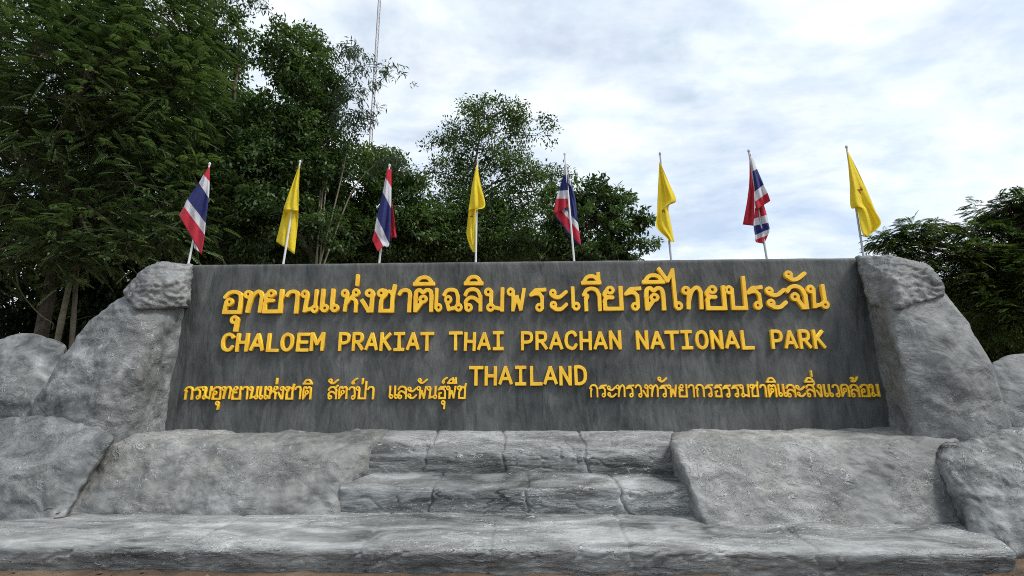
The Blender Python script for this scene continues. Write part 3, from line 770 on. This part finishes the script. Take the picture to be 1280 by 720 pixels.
flag((670, 190), (245, 702), (185, 22), [
    ([((180, 92), (190, 90)), ((175, 150), (204, 145)), ((145, 250), (207, 245)), ((130, 300), (211, 300)), ((112, 400), (214, 350))], 'wbwr', B_, B_),
    ([((178, 335), (245, 420)), ((170, 348), (268, 455)), ((140, 348), (276, 512)), ((116, 396), (284, 600)), ((160, 455), (228, 562))], 'bwrb', B_ + .05, B_ + .05),
    ([((196, 110), (200, 110)), ((205, 200), (228, 220)), ((215, 300), (252, 300)), ((232, 400), (268, 452))], 'wbb', B_ + .08, B_ + .1)],
    'tricolour flag right of centre, tightly furled behind its full white pole', seed=5)
flag((795, 188), (226, 705), (155, 30), [
    ([((151, 75), (157, 78)), ((144, 200), (208, 200)), ((138, 310), (257, 320)), ((135, 400), (208, 362)), ((132, 495), (226, 480)), ((195, 560), (240, 560)), ((210, 582), (247, 590))], 'yyyyyy', F, F)],
    'yellow flag right of centre with a sharp corner out to the right, against sky', white=False, emblem=(176, 385, 10), seed=6)
flag((905, 185), (275, 712), (160, 28), [
    ([((163, 38), (172, 40)), ((164, 200), (190, 180)), ((150, 330), (196, 340)), ((120, 492), (190, 500))], 'rrr', B_, B_ + .03),
    ([((170, 55), (182, 62)), ((184, 150), (212, 135)), ((198, 280), (255, 235)), ((199, 345), (280, 288)), ((205, 398), (298, 340))], 'wbwr', F, F),
    ([((200, 385), (256, 366)), ((192, 455), (274, 430)), ((190, 500), (284, 480)), ((198, 560), (292, 520)), ((200, 590), (282, 560)), ((206, 606), (258, 616))], 'rwbwr', F + .04, F + .05)],
    'tricolour flag at the right, split in a plain red left tail and striped folds', white=False, seed=7)
flag((1035, 180), (228, 718), (120, 28), [
    ([((123, 42), (129, 48)), ((132, 150), (182, 150)), ((140, 270), (236, 265)), ((146, 405), (272, 350)), ((188, 424), (304, 430)), ((215, 560), (340, 515)), ((250, 598), (262, 590))], 'yyyyyy', F, F - .02)],
    'yellow flag at the far right, blown out to the right beside the cap rock', white=False, emblem=(206, 295, 15), seed=8)

# ------------------------------------------------------------------ radio mast
def build_mast():
    MY = 45.0
    a, c = at(461.5, 200, MY), at(474, 0, MY)
    ax = a.x; w = .27
    r = empty('radio_mast', (ax, MY, 0))
    tag(r, 'very tall thin lattice radio mast rising behind the trees at left', 'mast')
    V, Q = [], []
    def add(p, q, rad):
        v, qq = tube([p, q], [rad, rad], 5); n = len(V); V.extend(v); Q.extend([tuple(i + n for i in f) for f in qq])
    H = 62
    lean = (c.x - a.x) / (c.z - a.z)
    def leg(k, z):
        th = k * 2.0944 + .4
        return Vector((ax + (z - a.z) * lean + w * .6 * math.cos(th), MY + w * .6 * math.sin(th), z))
    for k in range(3): 
        v, q = tube([leg(k, 0), leg(k, H)], [.036, .036], 6); link('leg', pydata('leg', v, q), r, M_MAST)
    z = 0
    while z < H - .5:
        for k in range(3):
            add(leg(k, z), leg((k + 1) % 3, z), .010); add(leg(k, z), leg((k + 1) % 3, z + .5), .011)
        z += .5
    link('lattice', pydata('lattice', V, Q), r, M_MAST)
    v, q = tube([(ax + lean * (H - a.z), MY, H - .3), (ax + lean * (H - a.z), MY, H + 2)], [.03, .02], 6)
    link('antenna', pydata('antenna', v, q), r, M_MAST)
build_mast()

# ------------------------------------------------------------------ trees
def leaves(pos, axis, nrm, ln, wd, tint):
    """one folded four-cornered blade per row"""
    n = len(pos)
    axis = axis / np.linalg.norm(axis, axis=1, keepdims=True)
    side = np.cross(axis, nrm); side /= (np.linalg.norm(side, axis=1, keepdims=True) + 1e-9)
    up = np.cross(side, axis)
    ln = ln[:, None]; wd = wd[:, None]
    V = np.empty((n, 4, 3), np.float32)
    V[:, 0] = pos
    V[:, 1] = pos + axis * ln * .45 + side * wd * .5 + up * wd * .12
    V[:, 2] = pos + axis * ln - up * ln * .10
    V[:, 3] = pos + axis * ln * .45 - side * wd * .5 + up * wd * .12
    return V.reshape(-1, 3), np.arange(n * 4).reshape(-1, 4), np.repeat(tint, 4)
def rand_unit(g, n):
    v = g.normal(size=(n, 3)); return v / np.linalg.norm(v, axis=1, keepdims=True)
def foliage_mesh(g, cent, outward, style, per, spread, lsize, tint0):
    """cent (n,3) clump centres; returns mesh of leaves"""
    PV, PA, PN, PL, PW, PT = [], [], [], [], [], []
    n = len(cent)
    if style == 'frond':        # drooping feather leaves: pairs of leaflets along a rachis
        m = per
        c = np.repeat(cent, m, 0); o = np.repeat(outward, m, 0)
        tt = np.repeat(tint0, m) + g.normal(size=n * m) * .10
        d = o + rand_unit(g, n * m) * .75; d[:, 2] *= .55; d[:, 2] -= .12
        d /= np.linalg.norm(d, axis=1, keepdims=True)
        c = c + g.normal(size=c.shape) * spread
        L_ = g.uniform(.7, 1.25, n * m) * lsize
        k = 9
        upv = np.tile(np.array([[0, 0, 1.0]]), (n * m, 1)) + g.normal(size=(n * m, 3)) * .22
        sd_ = np.cross(d, upv); sd_ /= np.linalg.norm(sd_, axis=1, keepdims=True)
        for j in range(k):
            t = (j + .6) / k
            p = c + d * (L_ * t)[:, None]; p[:, 2] -= L_ * .30 * t * t
            for s in (-1, 1):
                if j == k - 1 and s == 1: ax = d + np.array([0, 0, -.5])
                else: ax = sd_ * s + d * .55 + np.array([0, 0, -.28])
                PV.append(p); PA.append(ax); PN.append(upv); PL.append(L_ * .36 * (1 - .45 * abs(t - .45))); PW.append(L_ * .115); PT.append(tt)
    else:
        m = per
        c = np.repeat(cent, m, 0); o = np.repeat(outward, m, 0)
        off = rand_unit(g, n * m) * (g.uniform(0, 1, n * m) ** .5)[:, None] * spread
        off[:, 2] *= .7
        p = c + off
        ax = o * .5 + rand_unit(g, n * m); ax[:, 2] -= .35 if style != 'thin' else .6
        nn = rand_unit(g, n * m) * .7; nn[:, 2] += 1
        ll = g.uniform(.7, 1.3, n * m) * lsize
        PV.append(p); PA.append(ax); PN.append(nn); PL.append(ll); PW.append(ll * (.42 if style != 'thin' else .2)); PT.append(np.repeat(tint0, m) + g.normal(size=n * m) * .12)
    pos, ax, nn = np.concatenate(PV), np.concatenate(PA), np.concatenate(PN)
    V, Q, Tt = leaves(pos, ax, nn, np.concatenate(PL), np.concatenate(PW), np.clip(np.concatenate(PT), 0, 1))
    me = np_mesh('crown', V, Q)
    a = me.attributes.new('tint', 'FLOAT', 'POINT'); a.data.foreach_set('value', Tt.astype(np.float32))
    return me
def wiggle(p, q, g, k=5, amp=.08):
    p, q = Vector(p), Vector(q); L_ = (q - p).length; out = []
    for i in range(k + 1):
        t = i / k; s = math.sin(t * math.pi)
        out.append(p.lerp(q, t) + Vector(g.normal(size=3)) * amp * L_ * s * .5 + Vector((0, 0, .10 * L_ * s)))
    return out
def tree(name, label, base_px, Y, blobs, style, n_clump, per, spread, lsize, mat, seed, trunk_r=.11, fork=.45, category='tree', group=None, bark=None, shell=.45, tintbase=.52, twig_share=.3, top=None, stems=1):
    g = np.random.default_rng(seed)
    bx = at(base_px, 430, Y).x
    r = empty(name, (bx, Y, 0)); tag(r, label, category, group)
    BC = []; vol = []
    for bl in blobs:
        px, py, rx, ry = bl[:4]; yo = bl[4] if len(bl) > 4 else 0.0; dens = bl[5] if len(bl) > 5 else 1.0
        yy = Y + yo
        c = at(px, py, yy); ux = abs(at(px + rx, py, yy).x - c.x); uz = abs(at(px, py - ry, yy).z - c.z)
        BC.append((c, ux, (ux + uz) * .5, uz)); vol.append(dens * (ux * uz) ** .9)
    vol = np.array(vol) / sum(vol)
    cents, outs, tints = [], [], []
    V, Q = [], []
    def add(path, rad, n=6):
        v, q = tube(path, rad, n); k = len(V); V.extend(v); Q.extend([tuple(i + k for i in f) for f in q])
    topc = max(BC, key=lambda b_: b_[0].z)[0]
    tt = Vector(top) if top else Vector((bx * .35 + topc.x * .65, Y, topc.z))
    tr_path = wiggle((bx, Y, -.1), tt, g, 8, .05)
    K = len(tr_path)
    add(tr_path, [trunk_r * (1 - .85 * i / (K - 1)) for i in range(K)], 9)
    for s_ in range(stems - 1):
        e = BC[(s_ * 2 + 1) % len(BC)][0]
        pth = wiggle((bx + g.uniform(-.3, .3), Y + g.uniform(-.2, .2), -.1), e, g, 7, .06)
        add(pth, [trunk_r * .8 * (1 - .85 * i / 7) for i in range(8)], 8)
    for (c, ux, uy, uz), f in zip(BC, vol):
        # limb from the trunk to the clump of foliage
        j = min(range(K), key=lambda i: abs(tr_path[i].z - (c.z - .45 * (Vector((c.x, c.y, 0)) - Vector((tr_path[i].x, tr_path[i].y, 0))).length)) + (0 if i >= K * fork * .8 else 3))
        lr = trunk_r * (1 - .85 * j / (K - 1)) * .6 + .008
        lp = wiggle(tr_path[j], c, g, 5, .10)
        add(lp, [lr * (1 - .75 * i / 5) for i in range(6)], 6)
        m = max(3, int(round(n_clump * f)))
        u = rand_unit(g, m); rad = shell + (1 - shell) * g.uniform(0, 1, m) ** .6
        rad *= g.uniform(.85, 1.12, m)
        pts = np.array(c)[None] + u * rad[:, None] * np.array([[ux, uy, uz]])
        cents.append(pts); o = u.copy(); o[:, 2] += .15; outs.append(o)
        bt = g.normal() * .10
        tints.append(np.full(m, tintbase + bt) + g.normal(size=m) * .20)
        for i in range(m):
            if g.uniform() < twig_share:
                s0 = lp[g.integers(3, 6)]
                add(wiggle(s0, pts[i], g, 3, .12), [.016, .012, .008, .004] if twig_share < 1 else [.009, .007, .005, .003], 4)
    cent, out, ti = np.concatenate(cents), np.concatenate(outs), np.concatenate(tints)
    link('trunk', pydata('trunk', V, Q), r, bark or M_BARK)
    link('crown', foliage_mesh(g, cent, out, style, per, spread, lsize, ti), r, mat)
    return r
GT = 'trees rising behind the sign wall'
tree('feathery_tree', 'big feathery-leaved tree filling the upper left corner above the pale stems', 62, 11.0,
     [(40, 60, 150, 100), (150, 150, 105, 100), (50, 220, 140, 80), (175, 40, 85, 80), (205, 235, 55, 60), (30, 300, 90, 28, -.4), (215, 285, 60, 30, -.5), (-80, 150, 130, 170), (120, 275, 60, 35, -.3), (100, 120, 120, 100, -.9, .8), (90, -60, 170, 80), (215, 110, 50, 70), (215, 30, 45, 60), (90, 305, 60, 22, -.9), (165, 312, 50, 18, -.9), (-20, 335, 60, 20, -.8), (70, 330, 40, 10, -.8), (110, 290, 70, 25, -1.1)],
     'frond', 1900, 6, .22, .30, M_LF1, 1, .16, .3, group=GT, twig_share=.12, tintbase=.50)
tree('broadleaf_tree', 'slim dark tree peeping above the left canopy, second crown from the left', 285, 14.5,
     [(277, 42, 38, 36), (268, 95, 40, 42), (295, 170, 42, 45), (245, 170, 60, 60), (285, 235, 60, 60), (250, 290, 80, 50)],
     'leaf', 560, 55, .34, .15, M_LF2, 2, .14, group=GT)
tree('broadleaf_tree', 'tall dense dark tree with a lobed top left of the radio mast', 355, 13.0,
     [(365, 72, 45, 36), (392, 110, 32, 36), (385, 155, 36, 42), (345, 175, 55, 50), (330, 235, 60, 60), (395, 215, 32, 55), (350, 290, 90, 45)],
     'leaf', 760, 55, .30, .14, M_LF2, 3, .16, group=GT)
tree('broadleaf_tree', 'rounded bushy tree between the mast and the first centre flags', 455, 15.0,
     [(440, 225, 55, 40), (492, 255, 48, 45), (425, 285, 60, 40), (520, 285, 45, 45), (480, 205, 18, 14), (470, 300, 80, 35), (405, 215, 30, 28)],
     'leaf', 620, 52, .32, .15, M_LF3, 4, .14, group=GT)
tree('open_tree', 'tall open tree behind the centre flags with sky showing through its top', 606, 16.0,
     [(612, 145, 48, 18, 0, .7), (590, 205, 30, 30, 0, .5), (570, 172, 30, 22, 0, .6), (650, 165, 18, 22, 0, .6), (612, 185, 45, 22, 0, .6), (645, 218, 40, 25, 0, .9), (568, 222, 32, 30, 0, .8), (600, 262, 50, 40, 0, 1.6), (560, 290, 50, 45, 0, 1.6), (668, 240, 26, 30, 0, .8), (545, 178, 14, 9, 0, .8), (686, 160, 9, 14, 0, .8), (590, 132, 24, 8, 0, .8), (640, 138, 22, 9, 0, .8), (692, 218, 24, 14, 0, .8), (632, 290, 55, 38, 0, 1.5), (600, 310, 90, 25, 0, 1.6)],
     'leaf', 860, 46, .38, .12, M_LF3, 5, .12, .25, group=GT, shell=.25, twig_share=.55)
tree('spreading_tree', 'rounded dark tree right of centre with branches spreading right into the sky', 722, 14.5,
     [(738, 248, 38, 22), (700, 262, 34, 30), (772, 272, 36, 20), (735, 285, 60, 26), (800, 280, 20, 7, 0, .9), (806, 305, 18, 5, 0, .9), (775, 250, 22, 6, 0, .9), (690, 305, 36, 22), (770, 310, 36, 10), (740, 318, 60, 16)],
     'leaf', 430, 42, .22, .14, M_LF2, 6, .12, group=GT, shell=.3)
tree('feathery_tree', 'feathery tree with flat layered sprays behind the right shoulder boulder', 1290, 10.8,
     [(1270, 262, 55, 16), (1225, 288, 55, 11), (1150, 288, 45, 7, 0, 1.4), (1112, 300, 24, 5, 0, 1.6), (1300, 310, 90, 30), (1215, 318, 70, 12), (1260, 345, 90, 22), (1135, 308, 46, 8, 0, 1.4), (1300, 262, 50, 22), (1330, 275, 60, 40), (1320, 370, 110, 60), (1200, 350, 45, 14), (1245, 395, 60, 40), (1170, 330, 50, 9)],
     'frond', 1400, 6, .06, .21, M_LF5, 7, .13, .3, group=GT, shell=.15, twig_share=1.0, tintbase=.56)
tree('broadleaf_tree', 'low dark tree in shade behind the far right boulder', 1340, 13.0,
     [(1260, 400, 90, 60), (1340, 380, 110, 90), (1230, 430, 50, 40)],
     'leaf', 700, 60, .34, .15, M_LF2, 17, .13, group=GT, tintbase=.5)
# shaded second row that closes the wood at left
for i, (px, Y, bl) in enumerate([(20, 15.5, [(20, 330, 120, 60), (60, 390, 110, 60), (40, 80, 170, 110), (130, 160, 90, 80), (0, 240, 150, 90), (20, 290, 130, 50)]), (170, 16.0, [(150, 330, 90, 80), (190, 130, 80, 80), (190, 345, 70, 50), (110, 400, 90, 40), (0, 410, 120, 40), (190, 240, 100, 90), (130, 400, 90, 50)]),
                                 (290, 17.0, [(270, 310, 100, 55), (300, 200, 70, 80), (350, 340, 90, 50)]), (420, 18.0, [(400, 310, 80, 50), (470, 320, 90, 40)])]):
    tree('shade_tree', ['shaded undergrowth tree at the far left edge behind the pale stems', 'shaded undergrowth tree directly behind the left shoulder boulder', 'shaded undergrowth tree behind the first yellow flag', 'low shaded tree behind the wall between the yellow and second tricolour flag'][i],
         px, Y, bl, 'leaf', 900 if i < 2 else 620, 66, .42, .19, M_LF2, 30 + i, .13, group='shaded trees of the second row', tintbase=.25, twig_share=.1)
for i, (px, Y, bl) in enumerate([(590, 19.5, [(560, 312, 60, 24), (620, 315, 60, 20)]), (690, 20.5, [(680, 318, 60, 14), (730, 322, 50, 10)])]):
    tree('shrub', ['low leafy shrub closing the gap below the open centre tree', 'low leafy shrub at the foot of the spreading tree'][i],
         px, Y, bl, 'leaf', 200, 42, .42, .19, M_LF3, 40 + i, .09, category='shrub', group='shrubs behind the wall', tintbase=.4)

# bamboo leaning out beside the mast
def bamboo():
    g = np.random.default_rng(11); Y = 12.6
    bx = at(395, 430, Y).x
    r = empty('bamboo', (bx, Y, 0)); tag(r, 'arching bamboo with sparse grey-green sprays crossing the radio mast', 'bamboo', GT)
    cents, outs = [], []
    for arc in ([(395, 330), (408, 200), (425, 110), (455, 82), (497, 84)], [(395, 330), (405, 210), (420, 130), (440, 112), (470, 112)], [(400, 330), (408, 230), (420, 150), (430, 145), (448, 150)],
                [(400, 330), (425, 230), (436, 180), (448, 148), (462, 136)], [(396, 330), (404, 180), (420, 80), (436, 62), (450, 70)], [(236, 200), (250, 60), (275, -10), (300, -8), (332, 2)], [(405, 330), (440, 240), (470, 205), (490, 195), (505, 205)]):
        pts = cat(arc, 8); P = [at(x, y, Y + .3 * math.sin(i)) for i, (x, y) in enumerate(arc)]
        path = [Vector(v) for v in zip(*[[p[k] for p in cat([tuple(q) for q in P], 8)] for k in range(3)])]
        n = len(path); v, q = tube([(bx, Y, -.1)] + path, [.03] + [.022 * (1 - .85 * i / n) for i in range(n)], 6)
        link('culm', pydata('culm', v, q), r, M_CULM)
        for i in range(int(n * .45), n):
            for _ in range(3):
                cents.append(np.array(path[i]) + g.normal(size=3) * np.array([.16, .16, .12]) - np.array([0, 0, .05])); outs.append(g.normal(size=3) * .4 + np.array([.4, 0, -.35]))
    cents, outs = np.array(cents), np.array(outs)
    link('foliage', foliage_mesh(g, cents, outs, 'thin', 9, .16, .16, M_LF4 and np.full(len(cents), .4)), r, M_LF4)
bamboo()
# pale jointed stems and a hanging dead branch in the shade at left
def stem(label, pa, pb, Y, rad, seed):
    g = np.random.default_rng(seed); a, c = at(*pa, Y), at(*pb, Y)
    d = (c - a); a2 = a - d * (a.z / d.z)
    e2 = c + d * 1.2
    path = [a2.lerp(e2, i / 22) + Vector((.035 * math.sin(i * .35 + seed), 0, 0)) for i in range(23)]; n = len(path)
    rr = [rad * (1 - .35 * i / n) * (1.13 if i % 4 == 0 else 1.0) for i in range(n)]
    r = empty('bare_stem', a2); tag(r, label, 'stem', 'bare stems in the shade at left')
    v, q = tube(path, rr, 10); me = pydata('stem', v, q); me.polygons.foreach_set('use_smooth', [True] * len(me.polygons))
    link('culm', me, r, M_CULM)
    for i in range(4, n - 2, 4):
        p, e = path[i], path[i] + Vector((g.normal() * .25, g.normal() * .2, .18))
        v, q = tube([p, p.lerp(e, .5) + Vector((0, 0, .03)), e], [.009, .006, .003], 5)
        link('twig', pydata('twig', v, q), r, M_DEAD)
stem('pale leaning jointed stem above the low boulder at far left, the brighter one', (74, 425), (90, 340), 11.0, .07, 1)
stem('upright grey stem just right of the pale leaning stem', (91, 425), (94, 340), 11.2, .06, 2)
stem('dim thin stem standing further back left of the pale leaning stem', (48, 425), (58, 375), 12.0, .055, 3)
def dead_branch():
    Y = 10.8
    pts = [(20, 335), (24, 360), (36, 378), (52, 395), (66, 404), (65, 412)]
    P = [at(x, y, Y + .05 * i) for i, (x, y) in enumerate(pts)]
    path = [Vector(p) for p in cat([tuple(p) for p in P], 4)]; n = len(path)
    v, q = tube([P[0] + Vector((-.05, 0, .35))] + path, [.022] + [.02 - .012 * i / n for i in range(n)], 7)
    tag(link('dead_branch', pydata('dead_branch', v, q), None, M_CULM), 'crooked bare grey branch hanging in the shade left of the pale stems', 'branch')
dead_branch()

# ------------------------------------------------------------------ small things on the lowest step
def top_of(px, py, z):
    d = FWD * F_PX + RGT * (px - 640) + UPV * (360 - py); k = (z - EYE) / d.z
    return Vector((d.x * k, d.y * k, z))
def surf(px, py):
    dg = bpy.context.evaluated_depsgraph_get(); dg.update()
    d = (FWD * F_PX + RGT * (px - 640) + UPV * (360 - py)).normalized()
    hit, loc, nr, *_ = SC.ray_cast(dg, Vector((0, 0, EYE)), d)
    return loc
def lay_twig(pts, rad, label):
    P = [surf(*p) + Vector((0, 0, rad)) for p in pts]
    path = [Vector(p) for p in cat([tuple(p) for p in P], 4)]
    v, q = tube(path, [rad * (1 - .5 * i / len(path)) for i in range(len(path))], 6)
    tag(link('twig', pydata('twig', v, q), None, M_DEAD), label, 'twig', 'twigs fallen on the lowest step')
lay_twig([(67, 648.5), (77, 647.5), (88, 645)], .008, 'thin straight fallen twig on the lowest step at lower left')
lay_twig([(55, 639), (60, 636.5), (66, 637)], .010, 'short thick twig at the foot of the lower left boulder')
def leaf_on(px, py, s, a, label):
    p = surf(px, py) + Vector((0, 0, .006))
    u = Vector((math.cos(a), math.sin(a), .15)); v = Vector((-math.sin(a), math.cos(a), 0))
    V = []; n = 8
    for i in range(n + 1):
        t = i / n; w = .38 * math.sin(math.pi * min(1, t * 1.02)) ** .8
        for k in (-1, 0, 1): V.append(p + u * s * (t - .5) + v * s * w * k * .6 + Vector((0, 0, s * (.18 * abs(k) + .12 * math.sin(t * 3)))))
    Q = [(i * 3 + k, i * 3 + k + 1, i * 3 + k + 4, i * 3 + k + 3) for i in range(n) for k in range(2)]
    tag(link('dry_leaf', pydata('dry_leaf', V, Q), None, M_LITTER), label, 'leaf', 'dry leaves on the lowest step')
leaf_on(73, 643, .055, .8, 'curled brown leaf beside the thin straight twig')

# crumbs of soil at the two corners where the ground shows
def clods():
    g = random.Random(8); V, Q = [], []
    for _ in range(420):
        if g.random() < .6: x, y = g.uniform(3.9, 6.4), g.uniform(5.2, 5.75)
        else: x, y = g.uniform(-6.2, -3.0), g.uniform(5.2, 5.66)
        z = .16 * max(0, 1 - math.hypot(x - 5.75, (y - 5.75) * 1.3) / 1.6)
        z += 0.035 * noise.fractal(Vector((x, y, 0)) * 1.6, 0.8, 2.0, 4)
        r = .006 + .022 * g.random() ** 3; k = len(V)
        for d in ((1, 0, 0), (-1, 0, 0), (0, 1, 0), (0, -1, 0), (0, 0, 1), (0, 0, -1)):
            V.append((x + d[0] * r * g.uniform(.6, 1.2), y + d[1] * r * g.uniform(.6, 1.2), z + .4 * r + d[2] * r * g.uniform(.5, .9)))
        for a, b_ in ((0, 2), (2, 1), (1, 3), (3, 0)): Q += [(k + a, k + b_, k + 4), (k + b_, k + a, k + 5)]
    o = link('soil_clods', pydata('soil_clods', V, Q), None, M_SOIL)
    tag(o, 'crumbs of brown soil along the foot of the lowest step', 'soil', kind='stuff')
M_SOIL = simple('crumbly_soil', (0.13, 0.085, 0.05), 0.95, 0.1, 0, 0.5, 7, 0.8)
clods()
